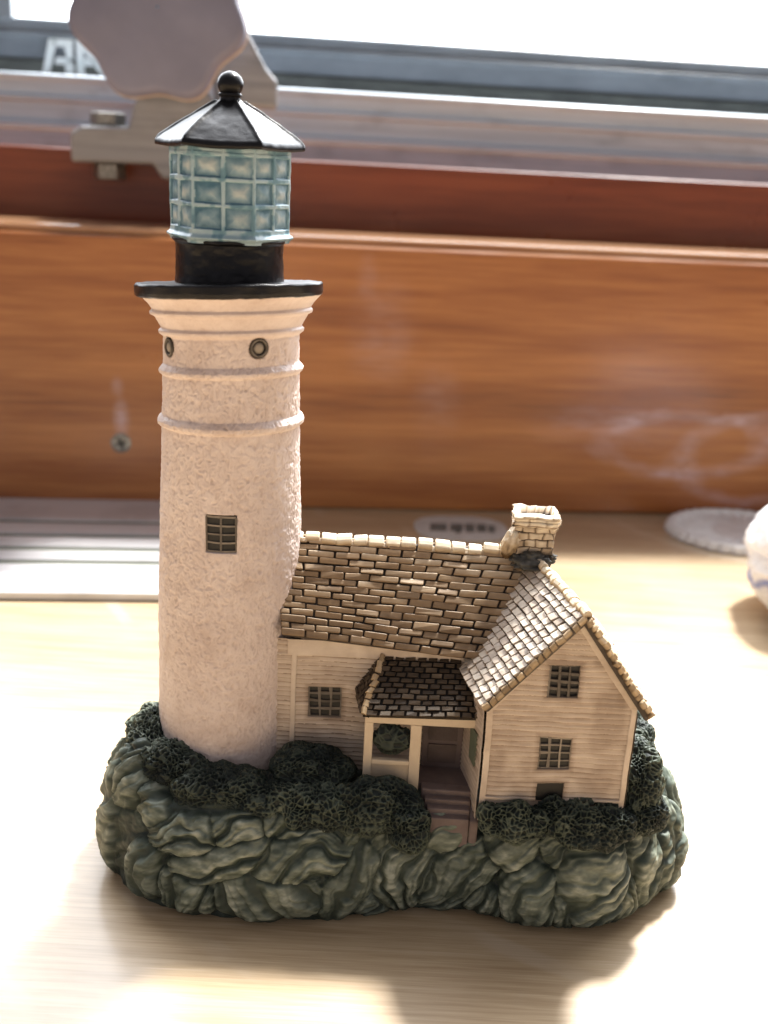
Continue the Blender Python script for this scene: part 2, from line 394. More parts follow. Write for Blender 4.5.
def cyl_patch(mb, a, z0, z1, w0, w1, r0, r1, rad, c=.5, n=5):      # curved box on the tower: width coordinates along the arc
    for k in range(n):
        u0 = w0 + (w1 - w0) * k / n; u1 = w0 + (w1 - w0) * (k + 1) / n
        P = []
        for z in (z0, z1):
            for (u, r) in ((u0, r1), (u1, r1), (u1, r0), (u0, r0)):
                t = a + u / rad - math.pi / 2
                P.append((r * math.cos(t), r * math.sin(t), z))
        mb.hexa(P, c)
for wa, wz, hw, hh in WINS:
    rad = float(np.interp(wz, PR[:6, 1], PR[:6, 0]))
    mb = MB(); cyl_patch(mb, wa, wz - hh - .01, wz + hh + .01, -hw - .01, hw + .01, rad - .12, rad - .035, rad, .3)
    w = mb.build('window', M['dark'], TOWER, wob=.004)
    mb = MB()
    for u in (-hw, 0, hw): cyl_patch(mb, wa, wz - hh, wz + hh, u - .016, u + .016, rad - .045, rad - .004, rad, random.uniform(.3, .7), 1)
    for k in range(5):
        z = wz - hh + 2 * hh * k / 4
        cyl_patch(mb, wa, z - .014, z + .014, -hw, hw, rad - .045, rad - .007, rad, random.uniform(.3, .75), 4)
    mb.build('window_frame', M['muntin'], w, wob=.03)
for pa in PORTS:
    r0 = 1.06
    ax = np.array([math.cos(pa - math.pi / 2), math.sin(pa - math.pi / 2), 0]); tg = np.array([-ax[1], ax[0], 0]); up = np.array([0, 0, 1.0])
    def ring(prof, n=40):
        V = np.array([[ax * (r0 + d) + (tg * math.cos(2 * math.pi * k / n) + up * math.sin(2 * math.pi * k / n)) * r + up * (9.05) for k in range(n)] for r, d in prof])
        return V
    V = ring([(.001, .015), (.05, .012), (.085, -.005), (.10, -.03)])
    pt = build('porthole', lean(V), grid_faces(len(V), 40, True), M['muntin'], TOWER, True, cav=np.repeat([[1], [.95], [.5], [.0]], 40, 1), wob=.006)
    V = ring([(.10, -.03), (.105, .012), (.125, .022), (.145, .012), (.152, -.03)])
    build('porthole_frame', lean(V), grid_faces(len(V), 40, True), M['muntin'], pt, True, cav=np.repeat([[.0], [.3], [.55], [.1], [0]], 40, 1) * (.6 + .6 * np.sin(np.linspace(0, 12.566, 40)) ** 2), wob=.012)

TOWER.location = (.035 * S, 0, 0)
# --- gallery, lantern base
def lathe_part(name, prof, mat, n=160, noise=.008, fr=6, cav0=.5, parent=FIG, cx=0, cy=0, smooth=True):
    P = np.array(prof, float); d = np.r_[0, np.cumsum(np.linalg.norm(np.diff(P, axis=0), axis=1))]
    t = np.unique(np.r_[np.linspace(0, d[-1], 70), d, np.maximum(d - .008, 0), np.minimum(d + .008, d[-1])])
    V = lathe(np.c_[np.interp(t, d, P[:, 0]), np.interp(t, d, P[:, 1])], n, cx, cy)
    nz = fbm(V * fr, 4, 60)
    V = V + noise * np.stack([nz, fbm(V * fr + 9, 3, 61), fbm(V * fr + 19, 3, 62)], -1)
    return build(name, lean(V), grid_faces(len(t), n, True), mat, parent, smooth, cav=np.clip(cav0 + .5 * nz, 0, 1))
lathe_part('gallery', [(.2, 9.79), (1.39, 9.79), (1.435, 9.81), (1.445, 9.86), (1.445, 9.97), (1.425, 9.995), (.2, 10.0)], M['black'], noise=.012, cav0=.45)
lathe_part('lantern_base', [(.84, 9.97), (.83, 10.1), (.815, 10.4), (.82, 10.58), (.86, 10.62), (.86, 10.66), (.3, 10.67)], M['black'], noise=.014, fr=8, cav0=.45)

# --- lantern room: rounded hexagon, turned a little to the left
HA = math.radians(2)
def hexr(a, flat):                               # radius of a rounded hexagon whose flat faces the camera
    b = (a + math.pi / 6) % (math.pi / 3) - math.pi / 6
    return flat / np.cos(b * .88)
NL, NV = 720, 260
th = np.linspace(0, 2 * np.pi, NL, endpoint=False)[None]
zl = np.linspace(10.62, 12.02, NV)[:, None]
b = (th - HA + np.pi / 6) % (np.pi / 3) - np.pi / 6
rr = hexr(th - HA, .77) * (1 + 0 * zl)
u = np.tan(b) / math.tan(math.pi / 6)            # -1..1 across a facet
du = np.minimum(np.abs(u), 1 - np.abs(u)) * .46    # distance to the nearest upright, cm
rows = [10.80, 11.16, 11.52, 11.87]
dzr = np.min(np.abs(zl[..., None] - np.array(rows)), -1) + 0 * th
Pn = np.stack([rr * np.cos(th), rr * np.sin(th), zl + 0 * th], -1)
wob = .02 * fbm(Pn * 3, 3, 70)
bar = np.maximum(1 - sstep(.02, .05, du + wob + 0 * zl), 1 - sstep(.018, .045, dzr + wob))
lip = np.exp(-((zl - 10.70) / .035) ** 2) * .06 + np.exp(-((zl - 11.95) / .08) ** 2) * .0 + 0 * th
bar = np.maximum(bar, (zl < 10.79) * 1.0); bar = np.where(zl > 11.88, np.maximum(bar, .75), bar)
puff = np.clip(np.minimum(du, dzr) / .16, 0, 1)
rad = rr + .045 * bar + .03 * puff * (1 - bar) + lip + .012 * fbm(Pn * 7, 3, 71)
ang = th - np.pi / 2
V = np.stack([rad * np.cos(ang), rad * np.sin(ang), zl + 0 * th], -1)
cv = np.clip(np.where(bar > .5, .25 + .6 * sstep(0, .4, fbm(Pn * 5, 3, 72) + .25), puff * .8 - .10 + .75 * fbm(Pn * 4, 4, 73)), 0, 1)
fm = np.maximum.reduce([bar[:-1], bar[1:], np.roll(bar, -1, 1)[:-1], np.roll(bar, -1, 1)[1:]]) > .5
LAN = build('lantern_room', V, grid_faces(NV, NL, True, ~fm), M['lpane'], FIG, True, cav=cv)
build('lattice', V, grid_faces(NV, NL, True, fm), M['lattice'], LAN, True, cav=cv)

# --- lantern roof: six-sided pyramid, thick rim, ball finial
def hexpt(r, k, z, n=6): 
    t = HA - math.pi / 2 + math.pi / 6 + k * math.pi / 3
    return np.array([r * math.cos(t), r * math.sin(t), z])
NR = 44
loop = []
for (r, z) in [(.55, 12.02), (1.10, 11.955), (1.165, 11.965), (1.175, 12.0), (1.16, 12.05), (1.12, 12.07)] + [(1.12 - (1.12 - .13) * s, 12.07 + .58 * (s ** .92)) for s in np.linspace(.04, 1, 30)] + [(.11, 12.75)]:
    row = []
    for k in range(6):
        a, c = hexpt(r, k, z), hexpt(r, k + 1, z)
        for j in range(NR):
            f = j / NR
            p = a + (c - a) * f
            e = min(f, 1 - f) * r
            p = p * np.array([1, 1, 1]) ; sag = .015 * math.sin(f * math.pi) * (z > 12.06)
            p[2] += .03 * math.exp(-(e / .035) ** 2) * (12.06 < z < 12.6) - sag - .02 * math.sin(f * math.pi) * (z <= 12.06)
            row.append(p)
    loop.append(row)
V = np.array(loop) * np.array([.955, .955, 1]); V = V + .008 * np.stack([fbm(V * 7, 3, 80), fbm(V * 7 + 5, 3, 81), fbm(V * 7 + 11, 3, 82)], -1)
ROOF = build('lantern_roof', V, grid_faces(len(V), NR * 6, True), M['black'], FIG, True, cav=np.clip(.25 + .5 * fbm(V * 5, 4, 83), 0, 1))
ROOF.data.materials[0] = M['black']
prof = [(.16, 12.58), (.15, 12.66), (.17, 12.68), (.17, 12.71), (.14, 12.73)] + [(.19 * math.cos(a), 12.84 + .18 * math.sin(a)) for a in np.linspace(-.85, 1.55, 18)]
lathe_part('ball_finial', prof, M['black'], 48, .005, 8, .3, ROOF)

# --- cottage walls
def panel(name, O, ux, W, top, nrm, mat, nx=200, nz=200, z0=0.0, sid=.105, trims=(), holes=(), rake=None, dirt=.0, seed=0, parent=FIG):
    """a clapboard wall: O bottom corner, ux along, top(u) height; holes/trims in (u, z) of the wall"""
    O, ux, nrm = np.array(O, float), np.array(ux, float), np.array(nrm, float)
    ux /= np.linalg.norm(ux)
    uu = np.linspace(0, W, nx)[None]; vv = np.linspace(0, 1, nz)[:, None]
    tp = top(uu); Zl = vv * tp; U = uu + 0 * Zl
    pos = O + U[..., None] * ux + Zl[..., None] * np.array([0, 0, 1.0])
    nz1 = fbm(pos * 3 + seed, 3, 90)
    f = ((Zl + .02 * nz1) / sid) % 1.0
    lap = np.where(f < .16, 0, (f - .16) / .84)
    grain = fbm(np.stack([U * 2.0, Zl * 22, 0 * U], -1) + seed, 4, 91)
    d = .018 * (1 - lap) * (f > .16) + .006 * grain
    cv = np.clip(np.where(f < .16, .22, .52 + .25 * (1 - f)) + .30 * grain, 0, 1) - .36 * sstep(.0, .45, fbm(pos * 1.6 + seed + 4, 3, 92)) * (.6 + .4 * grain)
    for (u0, u1, a, b_) in trims:
        m = (U >= u0) & (U <= u1) & (Zl >= a) & (Zl <= b_)
        d = np.where(m, .035 + .006 * grain, d); cv = np.where(m, .72 + .25 * nz1, cv)
    if rake is not None:
        m = (tp - Zl) < rake
        d = np.where(m, .04 + .006 * grain, d); cv = np.where(m, .74 + .25 * nz1, cv)
    for (u0, u1, a, b_) in holes:
        m = (U > u0) & (U < u1) & (Zl > a) & (Zl < b_)
        e = np.maximum(np.maximum(u0 - U, U - u1), np.maximum(a - Zl, Zl - b_))
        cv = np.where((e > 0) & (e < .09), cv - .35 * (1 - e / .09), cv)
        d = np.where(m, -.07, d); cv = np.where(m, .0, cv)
    pos = pos + nrm * d[..., None]
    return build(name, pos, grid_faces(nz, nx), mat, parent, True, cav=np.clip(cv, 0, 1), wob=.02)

def wall_window(O, ux, nrm, u0, u1, a, b_, cols, rows, parent, bright=.5, depth=.07):
    O, ux, nrm = np.array(O, float), np.array(ux, float), np.array(nrm, float); ux = ux / np.linalg.norm(ux)
    fn = lambda u, z, d: O + ux * u + np.array([0, 0, z]) + nrm * d
    mb = MB(); mb.prism([(u0 - .01, a - .01), (u1 + .01, a - .01), (u1 + .01, b_ + .01), (u0 - .01, b_ + .01)], fn, -depth - .03, -depth + .02, .3)
    w = mb.build('window', M['dark'], parent, wob=.004)
    jt = lambda: random.uniform(-.014, .014)
    mb = MB()
    for k in range(cols + 1):
        u = u0 + (u1 - u0) * k / cols + random.uniform(-.008, .008); h = random.uniform(.016, .026)
        mb.prism([(u - h + jt(), a), (u + h + jt(), a), (u + h * .9 + jt(), (a + b_) / 2), (u + h + jt(), b_), (u - h + jt(), b_), (u - h * .9 + jt(), (a + b_) / 2)], fn, -depth + .01, -.012, random.uniform(bright - .2, bright + .2))
    for k in range(rows + 1):
        z = a + (b_ - a) * k / rows + random.uniform(-.006, .006); h = random.uniform(.016, .025)
        mb.prism([(u0, z - h + jt()), ((u0 + u1) / 2, z - h + jt()), (u1, z - h + jt()), (u1, z + h + jt()), ((u0 + u1) / 2, z + h + jt()), (u0, z + h + jt())], fn, -depth + .01, -.016, random.uniform(bright - .2, bright + .25))
    mb.build('window_frame', M['muntin'], w, wob=.05)
    return w

EX = (1, 0, 0)
# main wing front wall
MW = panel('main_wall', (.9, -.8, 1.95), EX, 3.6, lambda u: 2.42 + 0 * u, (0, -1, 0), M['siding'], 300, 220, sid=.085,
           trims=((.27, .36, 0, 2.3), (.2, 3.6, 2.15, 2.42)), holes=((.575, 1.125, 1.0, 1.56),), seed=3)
wall_window((.9, -.8, 1.95), EX, (0, -1, 0), .575, 1.125, 1.0, 1.56, 3, 4, MW, .35)
panel('rear_wall', (6.2, 1.4, 1.95), (-1, 0, 0), 5.4, lambda u: 2.42 + 0 * u, (0, 1, 0), M['siding'], 200, 120, sid=.085, seed=5)
# gable wing
GO = (4.33, -1.95, 1.9); gux = np.array([2.34, .07, 0]); gux /= np.linalg.norm(gux); gn = np.array([gux[1], -gux[0], 0]); GW = 2.34
gtop = lambda u: np.where(u < 1.28, 2.04 + (3.60 - 2.04) * u / 1.28, 3.60 - (3.60 - 2.12) * (u - 1.28) / (GW - 1.28))
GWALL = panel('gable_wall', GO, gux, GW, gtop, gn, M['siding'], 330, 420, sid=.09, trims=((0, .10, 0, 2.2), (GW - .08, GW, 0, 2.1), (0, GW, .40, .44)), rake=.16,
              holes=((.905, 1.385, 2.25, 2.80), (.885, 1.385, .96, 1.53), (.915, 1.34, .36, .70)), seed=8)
mb = MB(); mb.prism([(.915, .36), (1.34, .36), (1.34, .70), (.915, .70)], lambda u, z, d: np.array(GO) + gux * u + np.array([0, 0, z]) + gn * d, -.1, -.03, .3); mb.build('hatch', M['dark'], GWALL, wob=.01)
wall_window(GO, gux, gn, .905, 1.385, 2.25, 2.80, 3, 4, GWALL, .42)
wall_window(GO, gux, gn, .885, 1.385, .96, 1.53, 3, 4, GWALL, .75)
lw = panel('side_wall', (3.96, -.2, 1.9), (.37, -1.75, 0), 1.789, lambda u: 2.1 + 0 * u, (-.978, -.207, 0), M['siding'], 160, 160, sid=.09, trims=((1.70, 1.79, 0, 2.1),), holes=((1.15, 1.45, .75, 1.35),), seed=12)
_o = np.array([3.96, -.2, 1.9]); _u = np.array([.37, -1.75, 0]) / 1.789; _n = np.array([-.978, -.207, 0])
mb = MB(); mb.prism([(1.15, .75), (1.45, .75), (1.45, 1.35), (1.15, 1.35)], lambda u, z, d: _o + _u * u + np.array([0, 0, z]) + _n * d, -.06, .03, .7)
mb.build('shutter', M['foliage'], lw, wob=.02)
rw = panel('side_wall', (6.67, -1.88, 1.9), (-.35, 3.2, 0), 3.22, lambda u: 2.02 + 0 * u, (.994, .108, 0), M['siding'], 220, 160, sid=.09, trims=((0, .08, 0, 2.0),), holes=((.9, 1.35, .9, 1.45),), seed=14)
_r = np.array([6.67, -1.88, 1.9])
wall_window(_r, (-.35, 3.2, 0), (.994, .108, 0), .9, 1.35, .9, 1.45, 3, 4, rw, .5)

# --- tiled roofs
def tiles(mb, E0, E1, R1, R0, rows, cols, th=.05, gap=.035, stag=True, up=None, jit=.012, tone=(.35, .75), edge=.9, lift=.035, vgap=.18, grad=0.0):
    """tiles on the bilinear patch eave E0-E1, ridge R0-R1"""
    E0, E1, R1, R0 = (np.array(p, float) for p in (E0, E1, R1, R0))
    n = np.cross(E1 - E0, R0 - E0); n /= np.linalg.norm(n)
    at = lambda u, v_, d: (E0 * (1 - u) + E1 * u) * (1 - v_) + (R0 * (1 - u) + R1 * u) * v_ + n * d
    mb.hexa([at(0, 0, -.12), at(1, 0, -.12), at(1, 1, -.12), at(0, 1, -.12), at(0, 0, 0), at(1, 0, 0), at(1, 1, 0), at(0, 1, 0)], .02)
    lenu = np.linalg.norm(E1 - E0)
    for r in range(rows):
        v0 = r / rows; v1 = (r + 1 - vgap) / rows
        off = (.5 if r % 2 else 0) if stag else random.uniform(-.08, .08)
        edges = [0.0] + [(c + off + random.uniform(-.09, .09)) / cols for c in range(cols + 1) if 0.15 < c + off < cols - .15] + [1.0]
        for a, b in zip(edges[:-1], edges[1:]):
            g = gap / lenu / 2
            a2, b2 = a + g * random.uniform(.6, 1.5), b - g * random.uniform(.6, 1.5)
            if b2 - a2 < .15 / cols: continue
            t = random.uniform(*tone) + grad * (r / rows) ** 2; j = lambda: random.uniform(-jit, jit)
            d0 = th + lift + j(); d1 = th + j() * .5
            va, vb = v0 + j() * .4, v1 + j() * .4
            P = [at(a2, va, -.01), at(b2, va, -.01), at(b2, vb, -.01), at(a2, vb, -.01),
                 at(a2, va, d0 + j()), at(b2, va, d0 + j()), at(b2, vb, d1 + j()), at(a2, vb, d1 + j())]
            mb.hexa(P, [.1, .1, .1, .1, min(1, t + .05), min(1, t + .05), min(1, t + edge * random.uniform(.2, 1)), min(1, t + edge * random.uniform(.2, 1))])  # upper edges toned lighter: grazing back light painted into the tiles

def caps(mb, A_, B_, n, w, h, nrm=(0, 0, 1), gap=.03, side=None, c=(.6, 1)):
    A_, B_ = np.array(A_, float), np.array(B_, float); d = (B_ - A_) / n
    s = np.cross(d, np.array(nrm, float)); s /= np.linalg.norm(s); nn = np.array(nrm, float)
    L_ = np.linalg.norm(d)
    for k in range(n):
        p = A_ + d * (k + gap / L_ / 2) + rng.normal(0, .012, 3); q = A_ + d * (k + 1 - gap / L_ / 2) + rng.normal(0, .012, 3)
        ww = w * random.uniform(.85, 1.15); hh = h * random.uniform(.8, 1.2); t = random.uniform(*c)
        prof = [(-ww, -h * .9), (-ww * .95, hh * .15), (-ww * .5, hh * .8), (0, hh), (ww * .5, hh * .8), (ww * .95, hh * .15), (ww, -h * .9)]
        V = [p + s * x + nn * y for x, y in prof] + [q + s * x + nn * y for x, y in prof]
        m = len(prof)
        mb.add(V, [tuple(range(m))[::-1], tuple(range(m, 2 * m))] + [(i, (i + 1) % m, m + (i + 1) % m, m + i) for i in range(m)], [.1] + [t] * (m - 2) + [.1] + [.1] + [t] * (m - 2) + [.1])

mb = MB()
tiles(mb, (1.0, -.95, 4.50), (4.35, -1.0, 4.26), (5.10, .03, 5.80), (.82, .03, 5.86), 15, 9, gap=.022, vgap=.10, grad=.30, tone=(.26, .50), edge=.45, lift=.0, th=.06, jit=.016)
tiles(mb, (6.2, 1.6, 4.3), (.72, 1.6, 4.4), (.72, .07, 5.86), (5.1, .07, 5.80), 13, 11, gap=.055, vgap=.26, tone=(.30, .66), edge=.40)
MR = mb.build('main_roof', M['tile'], FIG, wob=.03)
bev(MR, .026, 3)
mb = MB(); caps(mb, (1.0, .05, 5.88), (4.80, .05, 5.81), 14, .13, .085)
bev(mb.build('ridge_tiles', M['cap'], MR, wob=.03), .02, 2)

mb = MB()
R0, R1 = (5.68, -2.06, 5.60), (5.06, .12, 5.73)
tiles(mb, (3.78, -.1, 4.05), (4.26, -2.06, 3.97), R0, R1, 15, 11, stag=False, gap=.022, vgap=.12, tone=(.5, .9), edge=.2, th=.035, lift=.04, jit=.010)
tiles(mb, (6.88, -2.03, 3.94), (6.62, 1.4, 3.95), (5.06, .12, 5.71), R0, 15, 13, stag=False, gap=.022, vgap=.12, tone=(.4, .8), edge=.2, th=.035, lift=.04, jit=.010)
GR = mb.build('gable_roof', M['gtile'], FIG, wob=.03)
bev(GR, .008, 1)
mb = MB(); caps(mb, (5.70, -2.10, 5.63), (5.16, -.2, 5.76), 12, .085, .06, c=(.6, .95))
# edge tiles down both rakes
caps(mb, (4.27, -2.07, 3.95), (5.67, -2.09, 5.57), 15, .045, .05, nrm=(-.69, 0, .72), c=(.2, .5), gap=.008)
caps(mb, (5.70, -2.09, 5.57), (6.88, -2.05, 3.95), 17, .055, .06, nrm=(.76, 0, .65), c=(.25, .6), gap=.012)
bev(mb.build('ridge_tiles', M['cap'], GR, wob=.02), .015, 2)

# --- chimney
def rough_block(name, prof_rings, mat, parent, n=44, seed=0, cavf=None, amp=.03):
    """square shaft from rings (half width, half depth, z, cx, cy)"""
    V = []
    for (hw, hd, z, x, y) in prof_rings:
        row = []
        for k in range(n):
            t = k / n * 4; s_, f = int(t), t - int(t)
            c = [(-1, -1), (1, -1), (1, 1), (-1, 1)]; p, q = c[s_], c[(s_ + 1) % 4]
            row.append((x + hw * (p[0] + (q[0] - p[0]) * f), y + hd * (p[1] + (q[1] - p[1]) * f), z))
        V.append(row)
    V = np.array(V); nz = fbm(V * 5 + seed, 3, 95)
    V = V + amp * np.stack([fbm(V * 4 + seed, 3, 96), fbm(V * 4 + 8 + seed, 3, 97), fbm(V * 4 + 15 + seed, 3, 98) * .5], -1)
    return V, nz
rings = []; CX, CY = 5.09, .06
def brick(z0, z1, hw, m=9):
    for s in np.linspace(0, 1, m):
        g = .03 if s < .12 or s > .88 else 0
        rings.append((hw - g, hw * .8 - g, z0 + (z1 - z0) * s, CX, CY))
for k_ in range(7): brick(5.3 + k_ * .13, 5.3 + (k_ + 1) * .13, .31)
brick(6.21, 6.30, .35); brick(6.30, 6.41, .40); brick(6.41, 6.51, .385)
rings += [(.30, .20, 6.53, CX, CY), (.26, .17, 6.40, CX, CY), (.05, .05, 6.38, CX, CY)]
V, nz = rough_block('chimney', rings, M['chim'], FIG, n=88, amp=.085)
jj = np.arange(88)[None] / 88 * 4 * 3.0; rowk = np.array([r[2] for r in rings])[:, None]
zz_ = ((rowk - 5.3) / .13); vj = np.abs(((jj + np.floor(zz_ + .001) * .5) % 1) - .5) > .44
hj = np.abs((zz_ % 1) - .5) > .40
V2 = V.copy(); ctr = np.array([CX, CY]); rr_ = V2[..., :2] - ctr; V2[..., :2] = ctr + rr_ * (1 - .05 * vj)[..., None]
cv = np.clip(.55 + .6 * nz - .5 * (hj | vj) * 1.2 - .45 * sstep(.0, .4, fbm(V * 3 + 5, 3, 99)) + .40 * sstep(6.25, 6.4, rowk) - .5 * (1 - sstep(5.7, 6.05, rowk)), 0, 1); cv[-2:] = 0
CH = build('chimney', V2, grid_faces(len(rings), 88, True), M['chim'], FIG, False, cav=cv)
mb = MB()
for (c, r) in (((4.78, .18, 5.72), .19), ((4.86, .22, 5.95), .14), ((4.70, .2, 5.86), .10)):
    pass
ph = np.linspace(-1.5, 1.5, 40)[:, None]; tq = np.linspace(0, 2 * np.pi, 60, endpoint=False)[None]
d = np.stack([np.cos(ph) * np.cos(tq), np.cos(ph) * np.sin(tq), np.sin(ph) + 0 * tq], -1)
p = d * np.array([.15, .17, .27]); p = p * (1 + .35 * fbm(d * 2.2 + 4, 4, 101))[..., None] + np.array([4.68, -.06, 5.97]); p[..., 0] += .22 * (p[..., 2] - 5.86)
build('mortar_lump', p, grid_faces(40, 60, True), M['cap'], CH, True, cav=np.clip(.4 + .5 * d[..., 2] + .4 * fbm(d * 3, 3, 102), 0, 1))
p = d * np.array([.36, .33, .15]); p = p * (1 + .5 * fbm(d * 3.4 + 9, 5, 103))[..., None] + np.array([5.05, -.1, 5.73])
build('flashing', p, grid_faces(40, 60, True), M['flash'], CH, True, cav=np.clip(.35 + .6 * fbm(d * 4, 3, 104), 0, 1))

# --- porch
PORCH = empty('porch', (2.45, -1.4, 2.2)); PORCH.parent = FIG
def pb(mbx, name, mat, **k):
    o = mbx.build(name, mat, PORCH, **k); o.location = Vector((-2.45, 1.4, -2.2)) * S; return o
mb = MB()
tiles(mb, (2.40, -1.55, 3.44), (4.42, -1.55, 3.50), (4.36, -.78, 4.16), (2.68, -.78, 4.16), 11, 9, gap=.04, vgap=.26, tone=(.3, .8), edge=.25, th=.04, lift=.012)
tiles(mb, (2.28, -.8, 3.5), (2.40, -1.55, 3.44), (2.68, -.82, 4.16), (2.66, -.78, 4.16), 9, 4, gap=.04, vgap=.26, tone=(.3, .8), edge=.25, th=.04, lift=.012)
bev(pb(mb, 'porch_roof', M['ptile'], wob=.03), .008, 1)
mb = MB(); caps(mb, (2.40, -1.56, 3.48), (2.68, -.82, 4.18), 9, .05, .05, nrm=(-.3, -.6, .74), gap=.01, c=(.25, .5))
pb(mb, 'hip_tiles', M['cap'], wob=.02)
mb = MB(); mb.box((2.44, -1.47, 3.26), (4.34, -1.38, 3.42), .6)
bev(pb(mb, 'porch_beam', M['trim'], wob=.02), .015)
for (x0, x1) in ((2.44, 2.58), (3.19, 3.37)):
    mb = MB(); mb.box((x0, -1.465, 2.0), (x1, -1.36, 3.262), .62); bev(pb(mb, 'porch_post', M['trim'], wob=.02), .015)
mb = MB(); mb.box((2.58, -1.44, 2.0), (3.19, -1.37, 2.50), .42); pb(mb, 'porch_wall', M['trim'], wob=.02)
mb = MB(); mb.box((2.575, -1.468, 2.50), (3.195, -1.37, 2.585), .66); bev(pb(mb, 'porch_rail', M['trim'], wob=.02), .015)
mb = MB(); mb.box((2.5, -1.37, 1.9), (4.2, -.8, 2.14), .4); pb(mb, 'porch_floor', M['step'], wob=.01)
mb = MB(); mb.box((3.42, -.88, 2.14), (4.10, -.80, 3.15), .35)
for (a, b_) in ((2.24, 2.60), (2.68, 3.05)):
    mb.box((3.52, -.90, a), (4.0, -.885, b_), .2)
pb(mb, 'door', M['step'], wob=.02)
# planting inside the porch opening
phs = np.linspace(-1.55, 1.55, 90)[:, None]; tq = np.linspace(0, 2 * np.pi, 180, endpoint=False)[None]
d = np.stack([np.cos(phs) * np.cos(tq), np.cos(phs) * np.sin(tq), np.sin(phs) + 0 * tq], -1)
pp = d * np.array([.31, .12, .25]); f1, f2 = worley(pp * 9 + 50, 5); net = 1 - sstep(0, .34, f2 - f1)
pp = pp + d * (.06 * fbm(pp * 4 + 3, 3, 7) + .03 * net)[..., None] + np.array([2.90, -1.36, 2.93])
o = build('potted_shrub', pp, grid_faces(90, 180, True), M['foliage'], PORCH, True, cav=np.clip(.04 + .3 * net, 0, 1)); o.location = Vector((-2.45, 1.4, -2.2)) * S
mb = MB()
for k_ in range(4):
    z1 = 2.14 - k_ * .10
    mb.box((3.42 + .05 * k_, -1.44 - .115 * (k_ + 1), 1.3), (4.24 - .01 * k_, -1.36 - .115 * k_, z1), .45 if k_ % 2 else .5)
bev(pb(mb, 'steps', M['step'], wob=.03), .02)
mb = MB(); mb.prism([(-1.4, 2.12), (-1.88, 1.78), (-1.88, 1.2), (-1.4, 1.2)], lambda a, b_, dd: np.array([dd, a, b_]), 4.22, 4.36, .55)
bev(pb(mb, 'step_kerb', M['step'], wob=.03), .03)

# ------------------------------------------------------------------ surroundings (board frame: u along, off back, z up)
YAW = math.atan2(.1077, .9942)
B0 = (-10.722, 17.853, 0)
def bframe(name): return empty(name, B0, YAW)

def wood(name, c_dark, c_mid, c_light, rough, coat, axis_scale=(.25, 6, 6), bands=1.0, smear_refl=False, spec=.5):
    m = Mat(name)
    g1 = m.noise(m.co(axis_scale), 1.0, 8, .62, .4)
    g2 = m.noise(m.co((axis_scale[0] * .25, axis_scale[1] * .18, axis_scale[2] * .18), loc=(4, 2, 9)), 1.0, 4, .5, .6)
    g3 = m.noise(m.co((axis_scale[0] * 1.5, axis_scale[1] * 4, axis_scale[2] * 4), loc=(1, 6, 3)), 1.0, 3, .6)
    f = m.math('ADD', m.math('ADD', m.math('MULTIPLY', g1, .5), m.math('MULTIPLY', g2, .55 * bands)), m.math('MULTIPLY', g3, .30))
    c = m.ramp(f, [(.42, c_dark), (.60, c_mid), (.80, c_light)])
    m.rough(m.rng(m.noise(m.co((.3, .3, .3)), 1, 4), .3, .7, rough * .8, rough * 1.25))
    m.set(Coat_Weight=coat, Coat_Roughness=.25, Specular_IOR_Level=spec)
    m.bump(m.math('ADD', g1, g3), .12, .01)
    return m, c

m, c = wood('tabletop_oak', (.37, .255, .14), (.52, .385, .235), (.65, .52, .37), .36, .8, (.45, 13, 13), .5)
# faint curved scratches
a1 = m.n('ShaderNodeTexWave', wave_type='RINGS', rings_direction='SPHERICAL'); a1.inputs['Scale'].default_value = .12; a1.inputs['Distortion'].default_value = .6
m.l(m.co((1, 1, 1), loc=(-17, -22, 0)), a1.inputs['Vector'])
sc = m.math('MULTIPLY', m.rng(a1.outputs['Fac'], .93, .99), m.rng(m.noise(m.co((.25, .25, .25)), 1, 3), .5, .65))
m.col(m.mix(m.math('MULTIPLY', sc, .25), c, (.7, .6, .48)))
M['table'] = m.m

